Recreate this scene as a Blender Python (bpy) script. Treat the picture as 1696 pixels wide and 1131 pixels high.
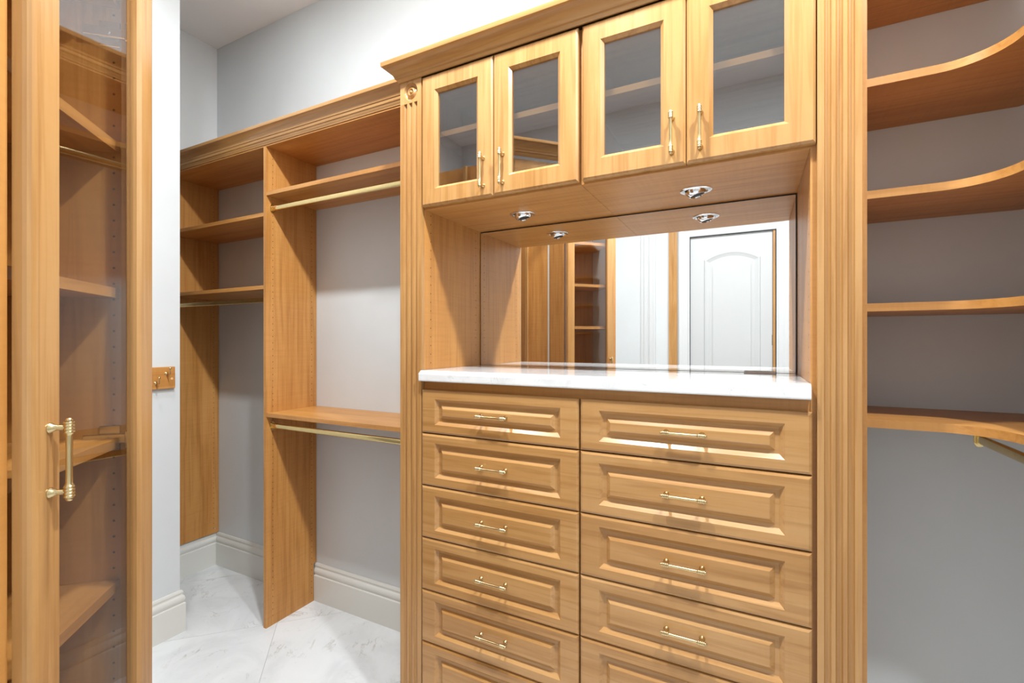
import bpy, bmesh, math, random
from mathutils import Vector, Matrix

for o in list(bpy.data.objects):
    bpy.data.objects.remove(o, do_unlink=True)
SC = bpy.context.scene
C = SC.collection
random.seed(7)

# ------------------------------------------------------------------ camera, world, lights, exposure
YAW = math.radians(27.3)
cam_d = bpy.data.cameras.new('camera')
cam_d.sensor_width = 36.0
cam_d.lens = 775.0 / 1696.0 * 36.0
cam_d.clip_start = 0.02
cam = bpy.data.objects.new('camera', cam_d)
C.objects.link(cam)
cam.location = (0, 0, 1.431)
cam.rotation_euler = (math.pi / 2, 0, YAW)
SC.camera = cam

w = bpy.data.worlds.new('world')
SC.world = w
w.use_nodes = True
w.node_tree.nodes['Background'].inputs[0].default_value = (0.9, 0.95, 1.0, 1)
w.node_tree.nodes['Background'].inputs[1].default_value = 0.05

SC.view_settings.view_transform = 'Standard'
SC.view_settings.look = 'None'
SC.view_settings.gamma = 1.0
SC.view_settings.use_curve_mapping = False
SC.view_settings.exposure = 1.10

# recessed ceiling cans: (x, y, watts); the last is an added fill lamp
CANS = [(-0.64, 0.70, 30.0), (-1.72, 0.70, 10.0), (0.44, 0.66, 30.0)]
CEIL = 3.32

# ------------------------------------------------------------------ materials
def new_mat(name):
    m = bpy.data.materials.new(name)
    m.use_nodes = True
    nt = m.node_tree
    nt.nodes.clear()
    out = nt.nodes.new('ShaderNodeOutputMaterial')
    b = nt.nodes.new('ShaderNodeBsdfPrincipled')
    nt.links.new(b.outputs[0], out.inputs[0])
    return m, nt, b

def obj_coords(nt, scale, jitter=37.0):
    tc = nt.nodes.new('ShaderNodeTexCoord')
    oi = nt.nodes.new('ShaderNodeObjectInfo')
    mul = nt.nodes.new('ShaderNodeMath'); mul.operation = 'MULTIPLY'
    mul.inputs[1].default_value = jitter
    nt.links.new(oi.outputs['Random'], mul.inputs[0])
    add = nt.nodes.new('ShaderNodeVectorMath'); add.operation = 'ADD'
    nt.links.new(tc.outputs['Object'], add.inputs[0])
    nt.links.new(mul.outputs[0], add.inputs[1])
    mp = nt.nodes.new('ShaderNodeMapping')
    mp.inputs['Scale'].default_value = scale
    nt.links.new(add.outputs[0], mp.inputs['Vector'])
    return mp.outputs[0]

def ramp(nt, fac, stops):
    r = nt.nodes.new('ShaderNodeValToRGB')
    e = r.color_ramp.elements
    while len(e) < len(stops):
        e.new(0.5)
    for i, (p, c) in enumerate(stops):
        e[i].position = p
        e[i].color = (c[0], c[1], c[2], 1)
    nt.links.new(fac, r.inputs[0])
    return r.outputs[0]

def mixc(nt, a, b, fac, mode='MULTIPLY'):
    mx = nt.nodes.new('ShaderNodeMix')
    mx.data_type = 'RGBA'
    mx.blend_type = mode
    mx.inputs[0].default_value = fac
    nt.links.new(a, mx.inputs[6])
    nt.links.new(b, mx.inputs[7])
    return mx.outputs[2]

def noise(nt, vec, scale, detail=4, rough=0.55, dist=0.0):
    n = nt.nodes.new('ShaderNodeTexNoise')
    n.inputs['Scale'].default_value = scale
    n.inputs['Detail'].default_value = detail
    n.inputs['Roughness'].default_value = rough
    n.inputs['Distortion'].default_value = dist
    nt.links.new(vec, n.inputs['Vector'])
    return n.outputs[0]

def wood(name, axis, light, mid, dark, rough=0.34, curl=0.16):
    m, nt, b = new_mat(name)
    long_, across = 0.9, 9.0
    sc = [across] * 3
    sc['XYZ'.index(axis)] = long_
    v = obj_coords(nt, sc)
    n1 = noise(nt, v, 1.3, 5, 0.6, 0.8)
    col = ramp(nt, n1, [(0.30, dark), (0.50, mid), (0.72, light)])
    # cathedral streaks
    sc2 = [42.0] * 3
    sc2['XYZ'.index(axis)] = 1.6
    v2 = obj_coords(nt, sc2)
    n2 = noise(nt, v2, 1.6, 3, 0.5, 0.6)
    streak = ramp(nt, n2, [(0.34, (0.72, 0.64, 0.54)), (0.52, (1, 1, 1)), (1.0, (1, 1, 1))])
    col = mixc(nt, col, streak, 0.55)
    # fine curl across the grain
    sc3 = [6.0] * 3
    sc3['XYZ'.index(axis)] = 110.0
    v3 = obj_coords(nt, sc3)
    n3 = noise(nt, v3, 1.0, 2, 0.5, 0.4)
    cu = ramp(nt, n3, [(0.32, (0.80, 0.76, 0.70)), (0.60, (1, 1, 1)), (1.0, (1, 1, 1))])
    col = mixc(nt, col, cu, curl)
    nt.links.new(col, b.inputs['Base Color'])
    b.inputs['Roughness'].default_value = rough
    bp = nt.nodes.new('ShaderNodeBump')
    bp.inputs['Strength'].default_value = 0.04
    bp.inputs['Distance'].default_value = 0.002
    nt.links.new(n2, bp.inputs['Height'])
    nt.links.new(bp.outputs[0], b.inputs['Normal'])
    return m

# honey maple: solid fronts and the slightly browner laminate panels
FL, FM, FD = (0.495, 0.275, 0.108), (0.455, 0.236, 0.082), (0.385, 0.185, 0.056)
PL, PM, PD = (0.55, 0.265, 0.076), (0.50, 0.226, 0.058), (0.43, 0.180, 0.040)
M = {}
for ax in 'XYZ':
    M['front' + ax] = wood('maple_front_' + ax.lower(), ax, FL, FM, FD, 0.24, 0.06)
    M['panel' + ax] = wood('maple_panel_' + ax.lower(), ax, PL, PM, PD, 0.38, 0.28)

def paint(name, col, rough=0.55, bump=0.03, mottle=0.06):
    m, nt, b = new_mat(name)
    tc = nt.nodes.new('ShaderNodeTexCoord')
    n = noise(nt, tc.outputs['Object'], 2.3, 4)
    lo = [c * (1 - mottle) for c in col]
    cc = ramp(nt, n, [(0.3, lo), (0.7, col)])
    nt.links.new(cc, b.inputs['Base Color'])
    b.inputs['Roughness'].default_value = rough
    n2 = noise(nt, tc.outputs['Object'], 180.0, 2)
    bp = nt.nodes.new('ShaderNodeBump')
    bp.inputs['Strength'].default_value = bump
    bp.inputs['Distance'].default_value = 0.001
    nt.links.new(n2, bp.inputs['Height'])
    nt.links.new(bp.outputs[0], b.inputs['Normal'])
    return m

def scuffed_wall():
    m = paint('wall_paint', (0.628, 0.642, 0.648), 0.6)
    nt = m.node_tree
    b = [n for n in nt.nodes if n.type == 'BSDF_PRINCIPLED'][0]
    src = b.inputs['Base Color'].links[0].from_socket
    tc = nt.nodes.new('ShaderNodeTexCoord')
    mp = nt.nodes.new('ShaderNodeMapping')
    mp.inputs['Scale'].default_value = (5, 5, 9)
    nt.links.new(tc.outputs['Object'], mp.inputs['Vector'])
    n = noise(nt, mp.outputs[0], 2.2, 8, 0.7, 1.5)
    sc = ramp(nt, n, [(0.0, (1, 1, 1)), (0.69, (1, 1, 1)), (0.76, (0.80, 0.78, 0.76))])
    nt.links.new(mixc(nt, src, sc, 0.6), b.inputs['Base Color'])
    return m

M['wall'] = scuffed_wall()
M['ceil'] = paint('ceiling_paint', (0.84, 0.84, 0.845), 0.8)
M['trim'] = paint('trim_paint', (0.66, 0.64, 0.595), 0.35, 0.01, 0.03)
M['wtrim'] = paint('white_trim_paint', (0.60, 0.603, 0.603), 0.35, 0.01, 0.02)
M['doorw'] = paint('white_door_paint', (0.52, 0.523, 0.523), 0.35, 0.01, 0.02)

def stone(name, base, vein, rough, scale, fleck):
    m, nt, b = new_mat(name)
    v = obj_coords(nt, (1, 1, 1), 61.0)
    n1 = noise(nt, v, scale, 6, 0.6, 1.2)
    lo = [c * 0.86 for c in base]
    col = ramp(nt, n1, [(0.32, lo), (0.55, base), (0.8, [min(1, c * 1.05) for c in base])])
    # thin veins: narrow band of a distorted noise
    n2 = noise(nt, v, scale * 0.8, 7, 0.65, 2.0)
    ve = ramp(nt, n2, [(0.0, (1, 1, 1)), (0.485, (1, 1, 1)), (0.50, vein), (0.515, (1, 1, 1)), (1.0, (1, 1, 1))])
    n4 = noise(nt, v, scale * 1.7, 3, 0.5)
    msk = ramp(nt, n4, [(0.52, (0, 0, 0)), (0.66, (1, 1, 1))])
    mx = nt.nodes.new('ShaderNodeMix'); mx.data_type = 'RGBA'; mx.blend_type = 'MULTIPLY'
    nt.links.new(msk, mx.inputs[0]); nt.links.new(col, mx.inputs[6]); nt.links.new(ve, mx.inputs[7])
    col = mx.outputs[2]
    n3 = noise(nt, v, fleck, 5, 0.7)
    fl = ramp(nt, n3, [(0.0, (1, 1, 1)), (0.62, (1, 1, 1)), (0.70, (0.80, 0.79, 0.78))])
    col = mixc(nt, col, fl, 0.55)
    nt.links.new(col, b.inputs['Base Color'])
    b.inputs['Roughness'].default_value = rough
    return m

M['tile'] = stone('pale_stone_tile', (0.69, 0.69, 0.692), (0.62, 0.56, 0.50), 0.42, 3.2, 26)
M['counter'] = stone('white_quartz', (0.72, 0.718, 0.715), (0.66, 0.66, 0.67), 0.06, 9.0, 60)

def plain(name, col, rough=0.5, metal=0.0, nscale=40.0, var=0.08):
    m, nt, b = new_mat(name)
    tc = nt.nodes.new('ShaderNodeTexCoord')
    n = noise(nt, tc.outputs['Object'], nscale, 3)
    cc = ramp(nt, n, [(0.3, [c * (1 - var) for c in col]), (0.7, col)])
    nt.links.new(cc, b.inputs['Base Color'])
    b.inputs['Roughness'].default_value = rough
    b.inputs['Metallic'].default_value = metal
    return m

M['grout'] = plain('grout', (0.46, 0.455, 0.45), 0.8)
M['brass'] = plain('polished_brass', (0.74, 0.56, 0.26), 0.09, 1.0)
M['satin_brass'] = plain('satin_brass', (0.66, 0.51, 0.27), 0.26, 1.0)
M['chrome'] = plain('chrome', (0.82, 0.82, 0.83), 0.06, 1.0)
M['steel'] = plain('nickel', (0.62, 0.61, 0.60), 0.25, 1.0)
M['dark'] = plain('dark_recess', (0.012, 0.010, 0.009), 0.6)
M['hole_shade'] = plain('pin_hole_shade', (0.10, 0.045, 0.018), 0.7)  # dark brown painted for the shade inside the pin bores
M['mirror'] = plain('mirror_silver', (0.93, 0.935, 0.93), 0.0, 1.0, 1.0, 0.0)
M['mirror_edge'] = plain('mirror_edge', (0.035, 0.030, 0.026), 0.4)
M['grey_patch'] = plain('grey_patch', (0.62, 0.62, 0.63), 0.6)
M['cap'] = plain('screw_cap', (0.75, 0.47, 0.25), 0.5)

def glass_mat(name, extra, tint):
    m = bpy.data.materials.new(name)
    m.use_nodes = True
    nt = m.node_tree
    nt.nodes.clear()
    out = nt.nodes.new('ShaderNodeOutputMaterial')
    tr = nt.nodes.new('ShaderNodeBsdfTransparent')
    gl = nt.nodes.new('ShaderNodeBsdfGlossy')
    gl.inputs['Roughness'].default_value = 0.0
    tr.inputs[0].default_value = (tint, tint, tint, 1)
    fr = nt.nodes.new('ShaderNodeFresnel')
    ge = nt.nodes.new('ShaderNodeNewGeometry')
    io = nt.nodes.new('ShaderNodeMath'); io.operation = 'MULTIPLY_ADD'
    io.inputs[1].default_value = 1/1.5 - 1.5      # the pane's far face sees air on both sides too
    io.inputs[2].default_value = 1.5
    nt.links.new(ge.outputs['Backfacing'], io.inputs[0])
    nt.links.new(io.outputs[0], fr.inputs['IOR'])
    mul = nt.nodes.new('ShaderNodeMath'); mul.operation = 'MULTIPLY_ADD'
    mul.inputs[1].default_value = 1.0
    mul.inputs[2].default_value = extra
    mul.use_clamp = True
    nt.links.new(fr.outputs[0], mul.inputs[0])
    mx = nt.nodes.new('ShaderNodeMixShader')
    nt.links.new(mul.outputs[0], mx.inputs[0])
    nt.links.new(tr.outputs[0], mx.inputs[1])
    nt.links.new(gl.outputs[0], mx.inputs[2])
    nt.links.new(mx.outputs[0], out.inputs[0])
    return m
M['glass'] = glass_mat('clear_glass', 0.01, 0.97)
M['coated_glass'] = glass_mat('coated_glass', 0.19, 0.90)

def emit_mat():
    m = bpy.data.materials.new('lit_lens')
    m.use_nodes = True
    nt = m.node_tree
    nt.nodes.clear()
    out = nt.nodes.new('ShaderNodeOutputMaterial')
    e = nt.nodes.new('ShaderNodeEmission')
    e.inputs[0].default_value = (0.95, 0.98, 1, 1)
    e.inputs[1].default_value = 12
    nt.links.new(e.outputs[0], out.inputs[0])
    return m
M['lens'] = emit_mat()

# ------------------------------------------------------------------ mesh helpers
def box(bm, x0, x1, y0, y1, z0, z1, ch=0.0):
    if ch <= 0:
        vs = [bm.verts.new(p) for p in ((x0,y0,z0),(x1,y0,z0),(x1,y1,z0),(x0,y1,z0),
                                       (x0,y0,z1),(x1,y0,z1),(x1,y1,z1),(x0,y1,z1))]
        for f in ((0,3,2,1),(4,5,6,7),(0,1,5,4),(1,2,6,5),(2,3,7,6),(3,0,4,7)):
            bm.faces.new([vs[i] for i in f])
        return vs
    t = bmesh.new()
    box(t, x0, x1, y0, y1, z0, z1)
    bmesh.ops.bevel(t, geom=list(t.edges), offset=ch, segments=1, affect='EDGES')
    me = bpy.data.meshes.new('tmp')
    t.to_mesh(me); t.free()
    bm.from_mesh(me)
    bpy.data.meshes.remove(me)

def prism(bm, pts, z0, z1, f=None):
    """pts: 2-D outline (counter-clockwise) extruded between z0 and z1; f maps (a,b,h)->xyz"""
    f = f or (lambda a, b, h: (a, b, h))
    lo = [bm.verts.new(f(a, b, z0)) for a, b in pts]
    hi = [bm.verts.new(f(a, b, z1)) for a, b in pts]
    n = len(pts)
    bm.faces.new(list(reversed(lo)))
    bm.faces.new(hi)
    for i in range(n):
        bm.faces.new([lo[i], lo[(i+1) % n], hi[(i+1) % n], hi[i]])

def sweep(bm, path, prof, closed=False, f=None):
    """profile (out, height) swept along a 2-D path, out = right-hand side of travel, mitred corners"""
    f = f or (lambda a, b, h: (a, b, h))
    n = len(path)
    P = [Vector(p) for p in path]
    rings = []
    for i in range(n):
        d = []
        if i > 0 or closed:
            d.append((P[i] - P[i-1]).normalized())
        if i < n - 1 or closed:
            d.append((P[(i+1) % n] - P[i]).normalized())
        ns = [Vector((q.y, -q.x)) for q in d]
        if len(ns) == 2:
            s = (ns[0] + ns[1]) / (1 + ns[0].dot(ns[1]))
        else:
            s = ns[0]
        rings.append([bm.verts.new(f(P[i].x + s.x*o, P[i].y + s.y*o, h)) for o, h in prof])
    m = len(prof)
    last = n if closed else n - 1
    for i in range(last):
        a, b = rings[i], rings[(i+1) % n]
        for k in range(m):
            bm.faces.new([a[k], b[k], b[(k+1) % m], a[(k+1) % m]])
    if not closed:
        bm.faces.new(rings[0][::-1])
        bm.faces.new(rings[-1])

def lathe(bm, prof, mat=None, seg=20):
    """profile [(r, h)] about +Z, then transformed by mat"""
    mat = mat or Matrix.Identity(4)
    rings = []
    for r, h in prof:
        if r < 1e-6:
            rings.append([bm.verts.new(mat @ Vector((0, 0, h)))])
        else:
            rings.append([bm.verts.new(mat @ Vector((r*math.cos(2*math.pi*i/seg), r*math.sin(2*math.pi*i/seg), h))) for i in range(seg)])
    for a, b in zip(rings[:-1], rings[1:]):
        for i in range(seg):
            j = (i+1) % seg
            if len(a) == 1 and len(b) == 1:
                continue
            if len(a) == 1:
                bm.faces.new([a[0], b[i], b[j]][::-1])
            elif len(b) == 1:
                bm.faces.new([a[i], a[j], b[0]])
            else:
                bm.faces.new([a[i], a[j], b[j], b[i]])
    for r, rev in ((rings[0], True), (rings[-1], False)):
        if len(r) > 1:
            bm.faces.new(r[::-1] if rev else r)

def rings_front(bm, w, h, rings, open_center=False, back=0.021):
    """framed front in x 0..w, z 0..h, face at y=0 looking to -y; rings = [(inset_x, inset_z, depth)]"""
    R = [(0, 0, back)] + rings
    vv = []
    for ix, iz, d in R:
        vv.append([bm.verts.new(p) for p in ((ix, d, iz), (w-ix, d, iz), (w-ix, d, h-iz), (ix, d, h-iz))])
    for a, b in zip(vv[:-1], vv[1:]):
        for i in range(4):
            j = (i+1) % 4
            bm.faces.new([a[i], a[j], b[j], b[i]])
    if open_center:
        ix, iz, _ = R[-1]
        bk = [bm.verts.new(p) for p in ((ix, back, iz), (w-ix, back, iz), (w-ix, back, h-iz), (ix, back, h-iz))]
        for i in range(4):
            j = (i+1) % 4
            bm.faces.new([vv[-1][i], vv[-1][j], bk[j], bk[i]])
            bm.faces.new([bk[i], bk[j], vv[0][j], vv[0][i]])
    else:
        bm.faces.new(vv[-1])
        bm.faces.new(vv[0][::-1])

def place(o, parent):
    C.objects.link(o)
    if parent is not None:
        o.parent = parent

def mesh_of(name, bm, mat, smooth=False, origin=True):
    bmesh.ops.recalc_face_normals(bm, faces=bm.faces)
    off = Vector((0, 0, 0))
    if origin and len(bm.verts):
        xs = [v.co.x for v in bm.verts]; ys = [v.co.y for v in bm.verts]; zs = [v.co.z for v in bm.verts]
        off = Vector(((min(xs)+max(xs))/2, (min(ys)+max(ys))/2, min(zs)))
        bmesh.ops.translate(bm, verts=bm.verts, vec=-off)
    me = bpy.data.meshes.new(name)
    bm.to_mesh(me)
    bm.free()
    me.materials.append(mat)
    if smooth:
        for p in me.polygons:
            p.use_smooth = True
        try:
            me.set_sharp_from_angle(angle=math.radians(38))
        except Exception:
            pass
    return me, off

def origin_of(parent):
    """translation of a parent chain whose parents carry no rotation"""
    v = Vector((0, 0, 0))
    p = parent
    while p is not None:
        if p.get('_local'):
            break
        v += p.location
        p = p.parent
    return v

def obj(name, bm, mat, parent=None, smooth=False, label=None):
    """world coordinates in, except under a rotated root, where coordinates are that root's own"""
    me, off = mesh_of(name, bm, mat, smooth)
    o = bpy.data.objects.new(name, me)
    o.location = off - (origin_of(parent) if parent is not None else Vector((0, 0, 0)))
    place(o, parent)
    if label:
        o['label'] = label
    return o

def tag(o, label, cat, group=None, kind=None):
    o['label'] = label
    o['category'] = cat
    if group: o['group'] = group
    if kind: o['kind'] = kind
    return o

def thing(name, label, cat, loc=(0, 0, 0), rotz=0.0, group=None):
    o = bpy.data.objects.new(name, None)
    o.empty_display_size = 0.05
    C.objects.link(o)
    o.location = loc
    o.rotation_euler = (0, 0, rotz)
    if rotz:
        o['_local'] = True
    return tag(o, label, cat, group)

def struct(name, bm, mat, label=None, parent=None):
    o = obj(name, bm, mat, parent)
    if parent is None:
        o['kind'] = 'structure'
    if label:
        o['label'] = label
    return o

# ------------------------------------------------------------------ key dimensions (metres, camera stands at x=0,y=0)
YW = 1.813          # back wall
XR = 0.85           # right wall
XA = -3.081         # alcove left wall
XH = -2.517         # wall with the hook rail
YH = 1.301          # where that wall ends
YF = -1.09          # wall with the white door

# ------------------------------------------------------------------ the setting
bm = bmesh.new(); box(bm, XA-0.1, XR+0.1, YF-0.1, YW+0.1, -0.06, -0.0025)
floor = struct('floor', bm, M['grout'], 'floor of pale veined stone tiles laid diagonally')

def clip(poly, fn):
    out = []
    for i in range(len(poly)):
        a, b = poly[i], poly[(i+1) % len(poly)]
        fa, fb = fn(a), fn(b)
        if fa >= 0: out.append(a)
        if (fa >= 0) != (fb >= 0):
            t = fa/(fa-fb)
            out.append((a[0]+(b[0]-a[0])*t, a[1]+(b[1]-a[1])*t))
    return out

TS = 0.61
s2 = math.sqrt(0.5)
for i in range(-6, 7):
    for j in range(-6, 7):
        g = 0.0009
        # diagonal axes: p along (+,+) measured from x+y=-0.585 ; q along (+,-)
        p0, p1 = -0.585*s2 + i*TS + g, -0.585*s2 + (i+1)*TS - g
        q0, q1 = -2.02 + j*TS + g, -2.02 + (j+1)*TS - g
        poly = [((p+q)*s2, (p-q)*s2) for p, q in ((p0, q0), (p0, q1), (p1, q1), (p1, q0))]
        for fn in (lambda a: a[0]-XA, lambda a: XR-a[0], lambda a: a[1]-YF, lambda a: YW-a[1]):
            if poly: poly = clip(poly, fn)
        if len(poly) >= 3:
            ar = sum(poly[k][0]*poly[(k+1) % len(poly)][1]-poly[(k+1) % len(poly)][0]*poly[k][1] for k in range(len(poly)))/2
            if abs(ar) < 0.004: continue
            if ar < 0: poly = poly[::-1]
            bm = bmesh.new(); prism(bm, poly, -0.0025, 0.0)
            obj('tile', bm, M['tile'], floor)

bm = bmesh.new(); box(bm, XA-0.1, XR+0.1, YF-0.1, YW+0.1, CEIL, CEIL+0.08)
struct('ceiling', bm, M['ceil'], 'flat pale grey ceiling')
bm = bmesh.new(); box(bm, XA-0.1, XR+0.1, YW, YW+0.1, 0, CEIL)
struct('wall_back', bm, M['wall'], 'pale grey wall behind the closet units')
bm = bmesh.new(); box(bm, XR, XR+0.1, YF-0.1, YW, 0, CEIL)
struct('wall_right', bm, M['wall'], 'pale grey wall on the right')
bm = bmesh.new(); box(bm, XA-0.1, XA, YH, YW, 0, CEIL)
struct('wall_left', bm, M['wall'], 'pale grey end wall of the alcove')
bm = bmesh.new(); box(bm, XA-0.1, XH, YF-0.1, YH, 0, CEIL)
struct('wall_side', bm, M['wall'], 'white projecting wall that carries the hook board')
DX0, DX1, DZ = -0.52, 0.145, 2.39
bm = bmesh.new()
box(bm, XH, DX0-0.02, YF-0.1, YF, 0, CEIL)
box(bm, DX1+0.03, XR, YF-0.1, YF, 0, CEIL)
box(bm, DX0-0.02, DX1+0.03, YF-0.1, YF, DZ+0.02, CEIL)
struct('wall_front', bm, M['wall'], 'white wall with the door, seen in the mirror')

# baseboards
BASE = [(0,0),(.018,0),(.018,.138),(.0155,.142),(.011,.143),(.0135,.149),(.0165,.158),(.0165,.166),(.0135,.176),
        (.0095,.180),(.0085,.186),(.0105,.190),(.0105,.196),(.006,.204),(0,.205)]
def baseboard(name, path, label):
    bm = bmesh.new(); sweep(bm, path, BASE)
    o = struct(name, bm, M['trim'], label)
    for p in o.data.polygons: p.use_smooth = True
    try: o.data.set_sharp_from_angle(angle=math.radians(30))
    except Exception: pass
baseboard('baseboard_back', [(-2.158, YW), (-1.162, YW)], 'tall cream baseboard between divider and dresser')
baseboard('baseboard_left', [(XA, YH), (XA, YW), (-2.177, YW)], 'tall cream baseboard around the alcove corner')
baseboard('baseboard_side', [(XH, YF), (XH, YH), (XA, YH)], 'white baseboard at the foot of the hook wall')
baseboard('baseboard_right', [(0.24, YW), (XR, YW), (XR, YF)], 'tall cream baseboard under the curved shelves')

# ------------------------------------------------------------------ pull handle (shared mesh), axis along local x, projects to -y
def pull_mesh():
    bm = bmesh.new()
    L = 0.060
    prof = [(0.0, -L), (.0032, -L+.0008), (.0044, -L+.003), (.0044, -L+.0045), (.0036, -L+.005)]
    z = -L+.005
    for k in range(4):
        prof += [(.0058, z+.0004), (.0066, z+.0018), (.0066, z+.0030), (.0056, z+.0042)]
        z += .0045
    prof += [(.0050, z+.0005), (.0042, z+.003), (.0040, z+.02)]
    prof = prof + [(r, -h) for r, h in prof[::-1]]
    off = Matrix.Translation((0, -.023, 0)) @ Matrix.Rotation(math.pi/2, 4, 'Y')
    lathe(bm, prof, off, 18)
    for s in (-1, 1):
        post = [(.0078, 0), (.0078, .002), (.0050, .005), (.0040, .010), (.0040, .023)]
        lathe(bm, post, Matrix.Translation((s*.046, 0, 0)) @ Matrix.Rotation(math.pi/2, 4, 'X'), 14)
    bmesh.ops.recalc_face_normals(bm, faces=bm.faces)
    me = bpy.data.meshes.new('pull_handle')
    bm.to_mesh(me); bm.free()
    me.materials.append(M['satin_brass'])
    for p in me.polygons: p.use_smooth = True
    try: me.set_sharp_from_angle(angle=math.radians(50))
    except Exception: pass
    return me
PULL = pull_mesh()
def pull(parent, loc_local, vertical):
    o = bpy.data.objects.new('pull_handle', PULL)
    o.location = loc_local
    if vertical: o.rotation_euler = (0, math.pi/2, 0)
    place(o, parent)
    o['label'] = 'brass bar pull with ribbed ends'
    return o

# ------------------------------------------------------------------ pin holes, drawn as flat discs in the bores' shade colour
def pin_hole_discs(parent, x, ys, z0, z1, face, name='shelf_pin_discs'):
    """rows of flat dark discs, painted as the shade inside bores, on a panel face x=const; face=+1 looks to +x"""
    bm = bmesh.new()
    z = z0
    while z < z1:
        for y in ys:
            c = [bm.verts.new((x + face*0.0004, y + .0024*math.cos(a*math.pi/4), z + .0024*math.sin(a*math.pi/4))) for a in range(8)]
            bm.faces.new(c if face > 0 else c[::-1])
        z += 0.032
    o = obj(name, bm, M['hole_shade'], parent)
    o['kind'] = 'stuff'
    return o

# ------------------------------------------------------------------ dresser wall: columns, drawers, counter, uppers
DXL, DXR = -1.064, 0.125           # inner faces
YC = 1.367                         # carcass front
YD = 1.345                         # door and drawer faces
ZCR = 2.383                        # underside of dresser crown

def column(name, label, x0, x1, xi0, xi1, xo0, xo1, hole_face):
    t = thing(name, label, 'column', ((x0+x1)/2, 1.45, 0), 0, 'fluted columns beside the dresser')
    # fluted shaft: section with three round flutes
    wd = x1 - x0
    pts = [(x0, YC), (x1, YC), (x1, 1.348)]
    cs = [x0 + wd*0.5 + k*0.0232 for k in (1, 0, -1)]
    for c in cs:
        for a in range(9):
            t_ = math.pi*a/8
            pts.append((c + .0074*math.cos(t_), 1.348 + .0080*math.sin(t_)))
    pts.append((x0, 1.348))
    bm = bmesh.new(); prism(bm, pts[::-1], 0.0, 2.302)
    sh = obj('fluted_shaft', bm, M['frontZ'], t, smooth=False)
    # rosette block
    bm = bmesh.new()
    cx, cz, r = (x0+x1)/2, 2.343, 0.031
    # face with round sunk rosette
    corners = [math.atan2(dz, dx) % (2*math.pi) for dx in (-wd/2, wd/2) for dz in (ZCR-cz, 2.302-cz)]
    angs = sorted([2*math.pi*k/44 + .01 for k in range(44)] + corners)
    N = len(angs)
    edge = []
    for a in angs:
        dx, dz = math.cos(a), math.sin(a)
        sx = (wd/2)/abs(dx) if abs(dx) > 1e-6 else 1e9
        hz = (ZCR-cz) if dz > 0 else (cz-2.302)
        sz = hz/abs(dz) if abs(dz) > 1e-6 else 1e9
        edge.append((cx+dx*min(sx, sz), cz+dz*min(sx, sz)))
    rear = [bm.verts.new((ex, YC, ez)) for ex, ez in edge]
    outer = [bm.verts.new((ex, 1.348, ez)) for ex, ez in edge]
    bm.faces.new(rear)
    for k in range(N):
        bm.faces.new([rear[k], rear[(k+1) % N], outer[(k+1) % N], outer[k]])
    prof = [(r, 0), (r*.97, .004), (r*.90, .0085), (r*.78, .0105), (r*.64, .0095), (r*.52, .0050), (r*.45, .0012), (r*.40, .0002), (r*.34, .0012), (r*.27, .0070), (r*.20, .0078), (r*.17, .001), (r*.10, -.0020), (r*.04, -.0030)]
    prev = outer
    for rr, d in prof:
        ring = [bm.verts.new((cx+rr*math.cos(a), 1.348+d, cz+rr*math.sin(a))) for a in angs]
        for k in range(N):
            bm.faces.new([prev[k], prev[(k+1) % N], ring[(k+1) % N], ring[k]])
        prev = ring
    bm.faces.new(prev)
    obj('rosette_block', bm, M['frontZ'], t, smooth=True)
    bm = bmesh.new(); box(bm, xi0, xi1, YC, YW-.001, 0, ZCR)
    ip = obj('inner_panel', bm, M['panelZ'], t)
    bm = bmesh.new(); box(bm, xo0, xo1, YC, YW-.001, 0, ZCR)
    obj('outer_panel', bm, M['panelZ'], t)
    xf = xi1 if hole_face > 0 else xi0
    pin_hole_discs(t, xf, (YC+.037, 1.720), 1.352, 1.90, hole_face)
    return t
column('fluted_column', 'fluted maple column with carved rosette, left of the dresser', -1.1606, -1.064, -1.083, -1.064, -1.1606, -1.1416, 1)
column('fluted_column', 'tall fluted maple column between dresser and curved corner shelves', 0.1374, 0.226, 0.125, 0.144, 0.2195, 0.2385, -1)

# drawers
dr = thing('drawer_chest', 'built-in maple chest with two columns of raised panel drawers', 'drawers', (-0.4695, 1.58, 0))
bm = bmesh.new()
box(bm, DXL+.001, DXR-.001, YC, 1.795, 0.10, 1.2885)
obj('body', bm, M['panelX'], dr)
bm = bmesh.new(); box(bm, DXL+.001, DXR-.001, 1.420, 1.795, 0, 0.10)
obj('plinth', bm, M['panelX'], dr)
DW = 0.5915
ROWZ = [(1.1050, 1.2580)] + [(1.1030 - 0.1866*(k+1) + .0012, 1.1030 - 0.1866*k - .0012) for k in range(5)]
def drawer_mesh(h):
    bm = bmesh.new()
    sx, sz = .058, .031
    rings = [(0, 0, .006), (.0016, .0016, .0030), (.0075, .0075, 0), (sx, sz, 0), (sx+.0115, sz+.0115, .0100), (sx+.0125, sz+.0125, .0105),
             (sx+.021, sz+.021, .0105), (sx+.022, sz+.022, .0098), (sx+.0325, sz+.0325, .0022), (sx+.034, sz+.034, .0016)]
    rings_front(bm, DW, h, rings)
    bmesh.ops.recalc_face_normals(bm, faces=bm.faces)
    me = bpy.data.meshes.new('drawer_front')
    bm.to_mesh(me); bm.free()
    me.materials.append(M['frontX'])
    return me
DM = {}
for col, x0 in ((0, -1.0606), (1, -0.4640)):
    for k, (z0, z1) in enumerate(ROWZ):
        h = round(z1-z0, 4)
        if h not in DM: DM[h] = drawer_mesh(h)
        o = bpy.data.objects.new('drawer', DM[h])
        o.location = Vector((x0, YD, z0)) - dr.location
        place(o, dr)
        pull(o, (DW/2, .0016, h/2), False)

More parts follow.
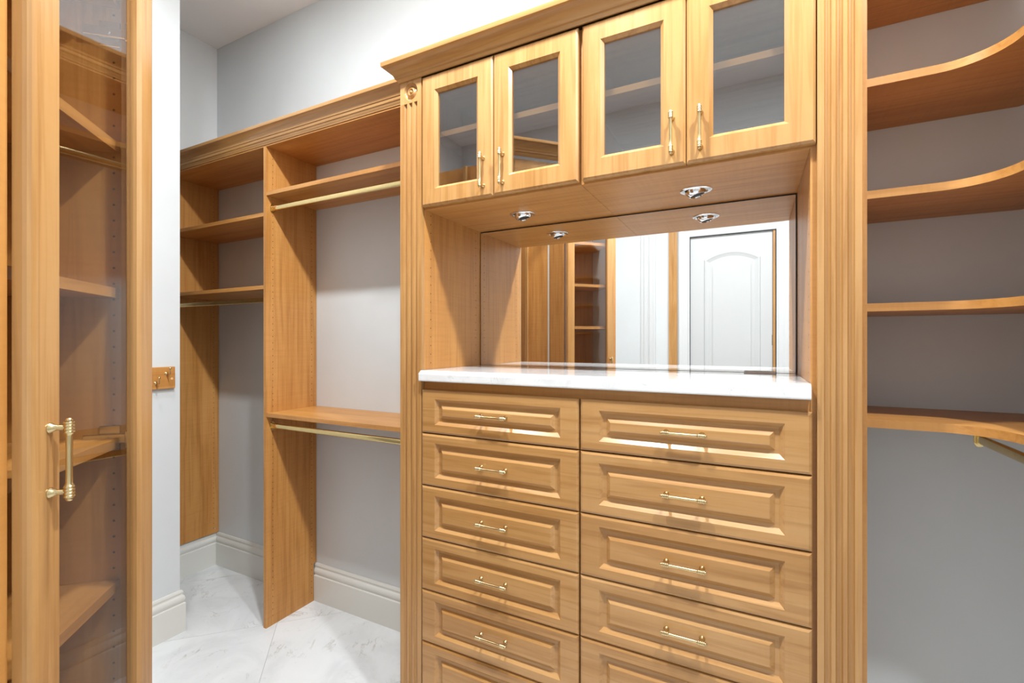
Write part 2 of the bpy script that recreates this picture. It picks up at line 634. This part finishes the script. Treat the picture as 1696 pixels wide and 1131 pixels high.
# counter
bm = bmesh.new()
prof = [(0, 1.2897), (.0, 1.3140)]
CT = 1.3275
cprof = [(1.754, 1.2897), (1.334, 1.2897), (1.3315, 1.2915), (1.331, 1.2945), (1.331, 1.3150), (1.3320, 1.3172),
         (1.3430, 1.3262), (1.3460, CT), (1.754, CT)]
prism(bm, cprof, -1.0625, 0.1240, lambda a, b, h: (h, a, b))
ct = obj('countertop', bm, M['counter'])
bpy.context.view_layer.objects.active = ct
tag(ct, 'glossy white quartz countertop above the two columns of drawers', 'countertop')

# mirror
mr = thing('wall_mirror', 'wide frameless mirror on the wall above the white countertop', 'mirror', (-0.47, 1.78, CT))
bm = bmesh.new(); box(bm, -1.0595, 0.1205, 1.756, 1.761, CT+.0008, 1.9035)
obj('mirror_glass', bm, M['mirror'], mr)
bm = bmesh.new(); box(bm, DXL+.001, DXR-.001, 1.7615, 1.795, CT, 1.9085)
obj('backing', bm, M['mirror_edge'], mr)

# thin grey slab added in place of a retouching smudge on the counter
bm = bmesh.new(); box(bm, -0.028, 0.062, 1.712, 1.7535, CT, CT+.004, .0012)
tag(obj('grey_patch', bm, M['grey_patch']), 'small flat grey pad standing in for a retouching smudge on the countertop against the mirror', 'patch')

# upper cabinets
ZU0, ZU1 = 1.909, 2.3815
def upper(x0, x1, doors, label):
    t = thing('upper_cabinet', label, 'cabinet', ((x0+x1)/2, 1.58, ZU0), 0, 'glass door cabinets above the mirror')
    th = .016
    bm = bmesh.new(); box(bm, x0, x1, YC, YW-.002, ZU0, ZU0+.018)
    obj('bottom_panel', bm, M['panelX'], t)
    bm = bmesh.new(); box(bm, x0, x1, YC, YW-.002, ZU1-.018, ZU1)
    obj('top_panel', bm, M['panelX'], t)
    for a, b in ((x0, x0+th), (x1-th, x1)):
        bm = bmesh.new(); box(bm, a, b, YC, YW-.002, ZU0+.018, ZU1-.018)
        obj('side_panel', bm, M['panelZ'], t)
    bm = bmesh.new(); box(bm, x0+th, x1-th, YC+.03, YW-.004, 2.176, 2.195)
    obj('shelf', bm, M['frontX'], t)
    for dx0, dx1, hx in doors:
        wd, h = dx1-dx0, 2.380-1.9150
        bm = bmesh.new()
        sx = sz = .057
        rings_front(bm, wd, h, [(0, 0, .007), (.0012, .0012, .0045), (.0065, .0065, 0), (sx, sz, 0), (sx+.0095, sz+.0095, .0085), (sx+.0095, sz+.0095, .0125)], True)
        bmesh.ops.translate(bm, verts=bm.verts, vec=(dx0, YD, 1.9150))
        d = obj('door', bm, M['frontZ'], t)
        bm = bmesh.new()
        box(bm, dx0+sx+.004, dx1-sx-.004, YD+.0130, YD+.0165, 1.9150+sz+.004, 2.380-sz-.004)
        obj('glass_pane', bm, M['coated_glass'], d)
        pull(d, Vector((hx, YD, 1.998)) - d.location - t.location, True)
    return t
upper(-1.0635, -0.4680, [(-1.0606, -0.7668, -0.8030), (-0.7648, -0.4710, -0.7290)], 'left upper maple cabinet with two glass doors beside the rosette column')
upper(-0.4670, 0.1245, [(-0.4586, -0.1640, -0.1995), (-0.1620, 0.1350, -0.1270)], 'right upper maple cabinet with two glass doors, nearer the camera')

# dresser crown
CROWN = [(0,0),(.005,0),(.0065,.003),(.009,.011),(.013,.0125),(.0145,.0135),(.0155,.018),(.020,.027),(.028,.037),(.038,.0445),(.046,.049),(.0495,.0505),(.0505,.053),(.0505,.066),(0,.066)]
bm = bmesh.new()
sweep(bm, [(-1.1606, 1.4565), (-1.1606, 1.348), (0.2385, 1.348), (0.2385, 1.490)], [(o_, h_+ZCR) for o_, h_ in CROWN])
cr = obj('crown_molding', bm, M['frontX'], smooth=True)
tag(cr, 'maple crown molding with coved profile on top of the glass cabinets', 'molding')
bm = bmesh.new(); box(bm, -1.159, 0.237, 1.349, YW-.002, ZCR+.030, ZCR+.045)
cr2 = obj('top_board', bm, M['panelX'], cr)

# eyeball downlights under the upper cabinets
def downlight(x, y, label):
    t = thing('eyeball_downlight', label, 'light', (x, y, ZU0), 0, 'chrome downlights under the cabinets')
    T = Matrix.Translation((x, y, ZU0)) @ Matrix.Rotation(math.pi, 4, 'X')
    bm = bmesh.new(); lathe(bm, [(.034, 0), (.0475, 0), (.0475, .0015), (.044, .0035), (.036, .004), (.033, .0015), (.033, 0.0)], T, 32)
    obj('trim_ring', bm, M['chrome'], t, smooth=True)
    bm = bmesh.new()
    T2 = T @ Matrix.Translation((0, 0, -.004)) @ Matrix.Rotation(math.radians(14), 4, 'Y')
    lathe(bm, [(.0325, .003), (.0318, .010), (.028, .0175), (.0235, .0215), (.0215, .022), (.020, .018), (.018, .008), (0, .006)], T2, 32)
    e = obj('eyeball', bm, M['chrome'], t, smooth=True)
    bm = bmesh.new(); lathe(bm, [(.0195, .0165), (.0190, .0190), (.012, .0200), (0, .0203)], T2, 24)
    obj('lamp_face', bm, M['dark'], t, smooth=True)
downlight(-0.771, 1.580, 'chrome eyeball downlight under the left upper cabinet')
downlight(-0.162, 1.582, 'chrome eyeball downlight under the right upper cabinet')

# ------------------------------------------------------------------ hanging unit on the left
YS = 1.509
hu = thing('hanging_unit', 'open maple hanging closet with shelves, divider and crown left of the dresser', 'closet unit', (-2.12, 1.66, 0))
ZT = 2.402
bm = bmesh.new()
prism(bm, [(YS, 0), (1.7945, 0), (1.7945, .2055), (YW-.001, .2065), (YW-.001, ZT), (YS, ZT)], -2.177, -2.158, lambda a, b, h: (h, a, b))
obj('divider_panel', bm, M['panelZ'], hu)
pin_hole_discs(hu, -2.158, (1.546, 1.780), 0.048, 2.38, 1)
bm = bmesh.new(); box(bm, -3.080, -3.061, YS, YW-.001, .208, ZT)
obj('end_panel', bm, M['panelZ'], hu)
pin_hole_discs(hu, -3.061, (1.546, 1.780), 0.240, 2.38, 1)
bm = bmesh.new(); box(bm, -3.080, -1.1615, YS, YW-.001, ZT, ZT+.019)
obj('top_shelf', bm, M['panelX'], hu)
for x0, x1, zt in ((-2.158, -1.1615, 2.178), (-2.158, -1.1615, 1.074), (-3.061, -2.177, 2.077), (-3.061, -2.177, 1.7125)):
    bm = bmesh.new(); box(bm, x0+.0005, x1-.0005, YS+.002, YW-.001, zt-.019, zt)
    obj('shelf', bm, M['panelX'], hu)
CROWN2 = [(0,0),(.004,0),(.0055,.006),(.009,.009),(.0105,.016),(.0140,.0175),(.0165,.024),(.0165,.028),(.020,.030),(.023,.040),(.030,.051),(.040,.060),(.046,.0645),(.0495,.066),(.0505,.069),(.0505,.080),(0,.080)]
bm = bmesh.new()
sweep(bm, [(-3.080, YS), (-1.1612, YS)], [(o_, h_+ZT+.0075) for o_, h_ in CROWN2])
obj('crown', bm, M['frontX'], hu, smooth=True)
for (x, y, z) in ((-3.0605, 1.79, .236), (-3.0605, 1.79, 1.43), (-3.0605, 1.79, 2.13)):
    bm = bmesh.new()
    lathe(bm, [(.004, 0), (.004, .0015), (.002, .003), (0, .003)], Matrix.Translation((x, y, z)) @ Matrix.Rotation(math.pi/2, 4, 'Y'), 10)
    obj('panel_screw', bm, M['steel'], hu, smooth=True)

def rod(p0, p1, label):
    """oval brass hanging rod with end sockets; p0->p1 along x or y"""
    a, b = Vector(p0), Vector(p1)
    t = thing('closet_rod', label, 'closet rod', ((a+b)/2), 0, 'brass closet rods')
    d = (b-a).normalized()
    side = Vector((-d.y, d.x, 0))
    def oval(bm, q0, q1, rw, rh, n=20):
        r = []
        for q in (q0, q1):
            r.append([bm.verts.new(q + side*rw*math.copysign(abs(math.cos(2*math.pi*k/n))**.8, math.cos(2*math.pi*k/n)) + Vector((0, 0, rh*math.copysign(abs(math.sin(2*math.pi*k/n))**.6, math.sin(2*math.pi*k/n))))) for k in range(n)])
        for k in range(n):
            bm.faces.new([r[0][k], r[0][(k+1) % n], r[1][(k+1) % n], r[1][k]])
        bm.faces.new(r[0][::-1]); bm.faces.new(r[1])
    bm = bmesh.new(); oval(bm, a+d*.004, b-d*.004, .0075, .0125)
    obj('bar', bm, M['brass'], t, smooth=True)
    for q, s in ((a, 1), (b, -1)):
        bm = bmesh.new()
        oval(bm, q, q+d*s*.003, .012, .021)
        oval(bm, q+d*s*.003, q+d*s*.014, .0095, .0150)
        obj('end_socket', bm, M['brass'], t, smooth=True)
rod((-2.1575, 1.543, 2.101), (-1.162, 1.543, 2.101), 'upper brass rod of the bay between divider and dresser')
rod((-2.1575, 1.543, 1.007), (-1.162, 1.543, 1.007), 'lower brass rod under the waist-high shelf beside the dresser')
rod((-3.0605, 1.543, 1.642), (-2.1775, 1.543, 1.642), 'brass rod in the far left bay by the corner')

# ------------------------------------------------------------------ curved corner shelves on the right
def corner_outline():
    pts = [(0.2390, YW-.001), (0.2390, 1.496)]
    x1, r = 0.5155, 0.1155
    cx, cy = x1 - r, 1.496 - r
    pts.append((cx, 1.496))
    for k in range(1, 13):
        a = math.pi/2 - (math.pi/2)*k/12
        pts.append((cx + r*math.cos(a), cy + r*math.sin(a)))
    pts += [(x1, 0.80), (XR-.001, 0.80), (XR-.001, 1.622), (0.660, YW-.001)]
    return pts
OUT = corner_outline()
for zb, lab in ((2.405, 'topmost maple corner shelf at the upper right edge'),
                (2.088, 'second curved maple corner shelf from the top'),
                (1.799, 'third curved maple corner shelf from the top'),
                (1.5085, 'curved maple corner shelf at eye level, fourth from the top'),
                (1.2095, 'lowest curved maple corner shelf, above the brass rod')):
    bm = bmesh.new(); prism(bm, OUT, zb, zb+.0205)
    tag(obj('corner_shelf', bm, M['panelX'], smooth=True), lab, 'shelf', 'curved corner shelves')
rod((0.545, 1.712, 1.166), (0.545, 0.82, 1.166), 'brass rod under the lowest curved corner shelf')
# hanging bracket that carries the rod's far end
bm = bmesh.new(); box(bm, 0.536, 0.554, 1.7125, 1.716, 1.150, 1.2095)
o = obj('bracket', bm, M['brass'])
for t in bpy.data.objects:
    if t.get('label') == 'brass rod under the lowest curved corner shelf':
        o.location -= t.location
        o.parent = t

# ------------------------------------------------------------------ hook board on the projecting wall
hb = thing('hook_board', 'small maple board with brass hooks on the white wall', 'hook rail', (XH, 1.06, 1.205))
bm = bmesh.new(); box(bm, XH+.0005, XH+.0185, 0.84, 1.271, 1.205, 1.309, .0015)
obj('board', bm, M['panelY'], hb)
def hook(y, z):
    bm = bmesh.new()
    x = XH+.0185
    lathe(bm, [(.0075, 0), (.0075, .0015), (.004, .004), (.0022, .006), (.0022, .034)], Matrix.Translation((x, y, z)) @ Matrix.Rotation(math.pi/2, 4, 'Y'), 12)
    lathe(bm, [(.0022, -.002), (.0022, .020), (.0030, .021), (.0048, .0245), (.0048, .0275), (.003, .0305), (0, .0315)], Matrix.Translation((x+.033, y, z)), 12)
    obj('hook', bm, M['satin_brass'], hb, smooth=True)
for y, z in ((1.186, 1.234), (1.232, 1.277), (1.09, 1.234), (1.14, 1.277), (0.99, 1.234), (1.04, 1.277)):
    hook(y, z)
bm = bmesh.new(); lathe(bm, [(.0055, 0), (.0055, .0008), (.004, .0014), (0, .0016)], Matrix.Translation((XH+.0185, 1.256, 1.251)) @ Matrix.Rotation(math.pi/2, 4, 'Y'), 16)
obj('screw_cap', bm, M['cap'], hb, label='pale round screw cap')

# ------------------------------------------------------------------ glass-fronted corner cabinet in the near left
HX, HY = -0.866, 0.2655
ANG = math.atan2(.7207, -.6935)
gc = thing('glass_cabinet', 'tall maple cabinet with full-height glass door in the near left foreground', 'cabinet', (HX, HY, 0), ANG)
W = 0.366
bm = bmesh.new()
box(bm, W-.018, W, .0255, .335, .0, 2.402)
obj('side_panel', bm, M['panelZ'], gc)
bm = bmesh.new()
z = 0.30
while z < 2.3:
    c = [bm.verts.new((W-.0184, .0625 + .0024*math.cos(a*math.pi/4), z + .0024*math.sin(a*math.pi/4))) for a in range(8)]
    bm.faces.new(c)
    z += .032
o = obj('shelf_pin_discs', bm, M['hole_shade'], gc); o['kind'] = 'stuff'  # flat discs too, bore shade painted in
bm = bmesh.new(); box(bm, -.024, -.004, .0255, .070, .0, 2.402)
obj('stile', bm, M['panelZ'], gc)
bm = bmesh.new(); box(bm, -.024, -.004, .070, .335, .0, 2.402)
obj('side_lining', bm, M['wall'], gc)
bm = bmesh.new(); box(bm, -.004, W-.018, .320, .335, .10, 2.383)
obj('back_panel', bm, M['panelZ'], gc)
bm = bmesh.new(); box(bm, -.004, W-.018, .0255, .320, 2.383, 2.402)
obj('top_panel', bm, M['panelX'], gc)
bm = bmesh.new(); box(bm, -.004, W-.018, .0255, .320, .08, .10)
obj('bottom_panel', bm, M['panelX'], gc)
for rel in (.695, .401, .107, -.195, -.482, -.79):
    zt = 1.431 + rel
    bm = bmesh.new(); box(bm, -.003, W-.019, .052, .319, zt-.0195, zt)
    obj('shelf', bm, M['panelX'], gc)
# crown around the three free sides
bm = bmesh.new()
sweep(bm, [(-.024, .335), (-.024, .0), (W, .0), (W, .335)], [(o_, h_+2.4095) for o_, h_ in CROWN2])
obj('crown', bm, M['frontX'], gc, smooth=True)
# door
bm = bmesh.new()
DH0, DH1 = 0.095, 2.398
sx, sz = .055, .075
rings_front(bm, W, DH1-DH0, [(0, 0, .0120), (.0010, .0010, .0075), (.0035, .0035, .0035), (.0075, .0075, .0008), (.0105, .0105, 0), (sx, sz, 0), (sx+.004, sz+.004, .0070), (sx+.004, sz+.004, .0125)], True, .0230)
bmesh.ops.translate(bm, verts=bm.verts, vec=(0, 0, DH0))
d = obj('door', bm, M['frontZ'], gc, smooth=False)
bm = bmesh.new(); box(bm, sx, W-sx, .0130, .0170, DH0+sz, DH1-sz)
me_, off_ = mesh_of('glass_pane', bm, M['glass'])
gp = bpy.data.objects.new('glass_pane', me_); gp.location = off_ - d.location; place(gp, d)
pull(d, Vector((.033, 0, 1.262)) - d.location, True)
# cup hinges on the inside of the side panel
for z in (1.235, 0.45, 2.05):
    bm = bmesh.new()
    box(bm, W-.0225, W-.0182, .050, .086, z-.024, z+.026, .0012)
    box(bm, W-.030, W-.0222, .030, .110, z-.009, z+.010, .0015)
    box(bm, W-.040, W-.022, .0235, .036, z-.018, z+.018, .002)
    lathe(bm, [(.004, 0), (.004, .002), (0, .0022)], Matrix.Translation((W-.0300, .068, z)) @ Matrix.Rotation(-math.pi/2, 4, 'Y'), 12)
    obj('hinge', bm, M['steel'], gc)

# tall panelled wardrobe next to it, seen only in the mirror
wd = thing('tall_wardrobe', 'tall maple wardrobe panels left of the glass cabinet, seen in the mirror', 'wardrobe', (-1.5, 0.30, 0))
def slab(name, a, b, th, z0, z1, mat):
    """upright board from a to b (plan), thickness behind (to -y)"""
    bm = bmesh.new()
    d_ = (Vector(b)-Vector(a)).normalized()
    n = Vector((d_.y, -d_.x))
    pts = [a, b, (b[0]+n.x*th, b[1]+n.y*th), (a[0]+n.x*th, a[1]+n.y*th)]
    ar = sum(pts[k][0]*pts[(k+1) % 4][1]-pts[(k+1) % 4][0]*pts[k][1] for k in range(4))
    if ar < 0: pts = pts[::-1]
    prism(bm, pts, z0, z1)
    obj(name, bm, mat, wd)
slab('door_panel', (-1.262, .500), (-1.150, .522), .010, 0, 2.402, M['panelZ'])
slab('door_panel', (-1.412, .522), (-1.276, .500), .010, 0, 2.402, M['panelZ'])
slab('corner_strip', (-1.2745, .500), (-1.2635, .500), .010, 0, 2.402, M['trim'])
slab('stile', (-1.434, .534), (-1.414, .534), .03, 0, 2.402, M['frontZ'])
slab('side_board', (-2.02, .515), (-1.436, .515), .018, 0, 2.402, M['panelZ'])

# ------------------------------------------------------------------ white door in the wall behind the camera (seen in the mirror)
bm = bmesh.new(); box(bm, DX0, DX1, YF-.06, YF-.02, 0.008, DZ)
d1 = struct('door_1', bm, M['doorw'], 'white door with arched raised panel, seen in the mirror')
def arch(x0, x1, z0, zs, za, n=14):
    cx = (x0+x1)/2
    pts = [(x0, z0), (x1, z0)]
    for k in range(n+1):
        u = 1 - 2*k/n
        pts.append((cx + u*(x1-x0)/2, zs + (za-zs)*math.cos(u*math.pi/2)**0.8 if abs(u) < 1 else zs))
    return pts
bm = bmesh.new()
sweep(bm, arch(-.404, .055, 1.02, 2.175, 2.247), [(0, 0), (-.006, .009), (-.016, .012), (-.030, .006), (-.046, .001), (-.046, -.004), (0, -.004)], True, lambda a, b, h: (a, YF-.020+h, b))
obj('arched_molding', bm, M['doorw'], d1)
bm = bmesh.new()
prism(bm, arch(-.330, -.020, 1.09, 2.115, 2.175), YF-.020, YF-.012, lambda a, b, h: (a, h, b))
obj('arched_panel', bm, M['doorw'], d1)
bm = bmesh.new()
sweep(bm, [(-.404, .20), (.055, .20), (.055, .88), (-.404, .88)], [(0, 0), (-.006, .009), (-.016, .012), (-.030, .006), (-.046, .001), (-.046, -.004), (0, -.004)], True, lambda a, b, h: (a, YF-.020+h, b))
obj('lower_molding', bm, M['doorw'], d1)
bm = bmesh.new()
lathe(bm, [(.026, 0), (.026, .006), (.010, .010), (.009, .035), (.022, .045), (.026, .058), (.018, .068), (0, .070)], Matrix.Translation((.105, YF-.020, 1.02)) @ Matrix.Rotation(-math.pi/2, 4, 'X'), 20)
obj('door_knob', bm, M['steel'], d1, smooth=True)
bm = bmesh.new(); box(bm, DX1-.004, DX1+.001, YF-.0205, YF-.016, 1.40, 1.49)
obj('hinge', bm, M['steel'], d1)
CAS = [(0, 0), (0, .014), (.010, .018), (.018, .014), (.030, .016), (.050, .018), (.060, .022), (.075, .024), (.085, .026), (.092, .024), (.092, 0)]
def casing(name, path, label, mat='wtrim'):
    bm = bmesh.new()
    sweep(bm, path, [(o_, h_) for o_, h_ in CAS], False, lambda a, b, h: (a, YF+h, b))
    struct(name, bm, M[mat], label)
casing('trim_1', [(DX0-.005, 0), (DX0-.005, DZ+.005), (DX1+.030, DZ+.005), (DX1+.030, 0)][::-1], 'white profiled casing around the white door')
bm = bmesh.new()
for x0, x1, dd in ((-.966, -.935, .012), (-.935, -.905, .020), (-.905, -.885, .014), (-.885, -.850, .024), (-.850, -.830, .016)):
    box(bm, x0, x1, YF, YF+dd, 0, 2.50)
struct('trim_2', bm, M['wtrim'], 'white ribbed casing beside the wood strip, seen in the mirror')
bm = bmesh.new(); box(bm, -.708, -.632, YF, YF+.020, 0, 2.60)
struct('trim_3', bm, M['frontZ'], 'narrow maple strip beside the white door, seen in the mirror')
bm = bmesh.new(); box(bm, DX1+.004, DX1+.022, YF-.06, YF-.004, 0, DZ)
struct('trim_4', bm, M['frontZ'], 'narrow maple jamb strip at the door edge, seen in the mirror')

# ------------------------------------------------------------------ recessed ceiling lights (above the frame), the right-hand one added as fill
for i, (x, y, wt) in enumerate(CANS):
    t = thing('ceiling_light', ['recessed ceiling light above the dresser', 'recessed ceiling light above the hanging closet', 'unseen fill light added for the glass cabinet and right wall'][i], 'light', (x, y, CEIL), 0, 'recessed ceiling lights')
    T = Matrix.Translation((x, y, CEIL)) @ Matrix.Rotation(math.pi, 4, 'X')
    bm = bmesh.new(); lathe(bm, [(.062, 0), (.085, 0), (.085, .003), (.066, .007), (.062, .004)], T, 32)
    obj('trim_ring', bm, M['trim'], t, smooth=True)
    bm = bmesh.new(); lathe(bm, [(.062, .0005), (.060, .0015), (0, .002)], T, 32)
    obj('lens', bm, M['lens'], t)
    ld = bpy.data.lights.new('ceiling_lamp', 'AREA')
    ld.shape = 'DISK'; ld.size = 0.12
    ld.energy = wt
    ld.color = (0.90, 0.97, 1.0)
    lo = bpy.data.objects.new('ceiling_lamp', ld)
    C.objects.link(lo)
    lo.location = (0, 0, -.012)
    lo.parent = t

for o in bpy.data.objects:
    if '_local' in o: del o['_local']
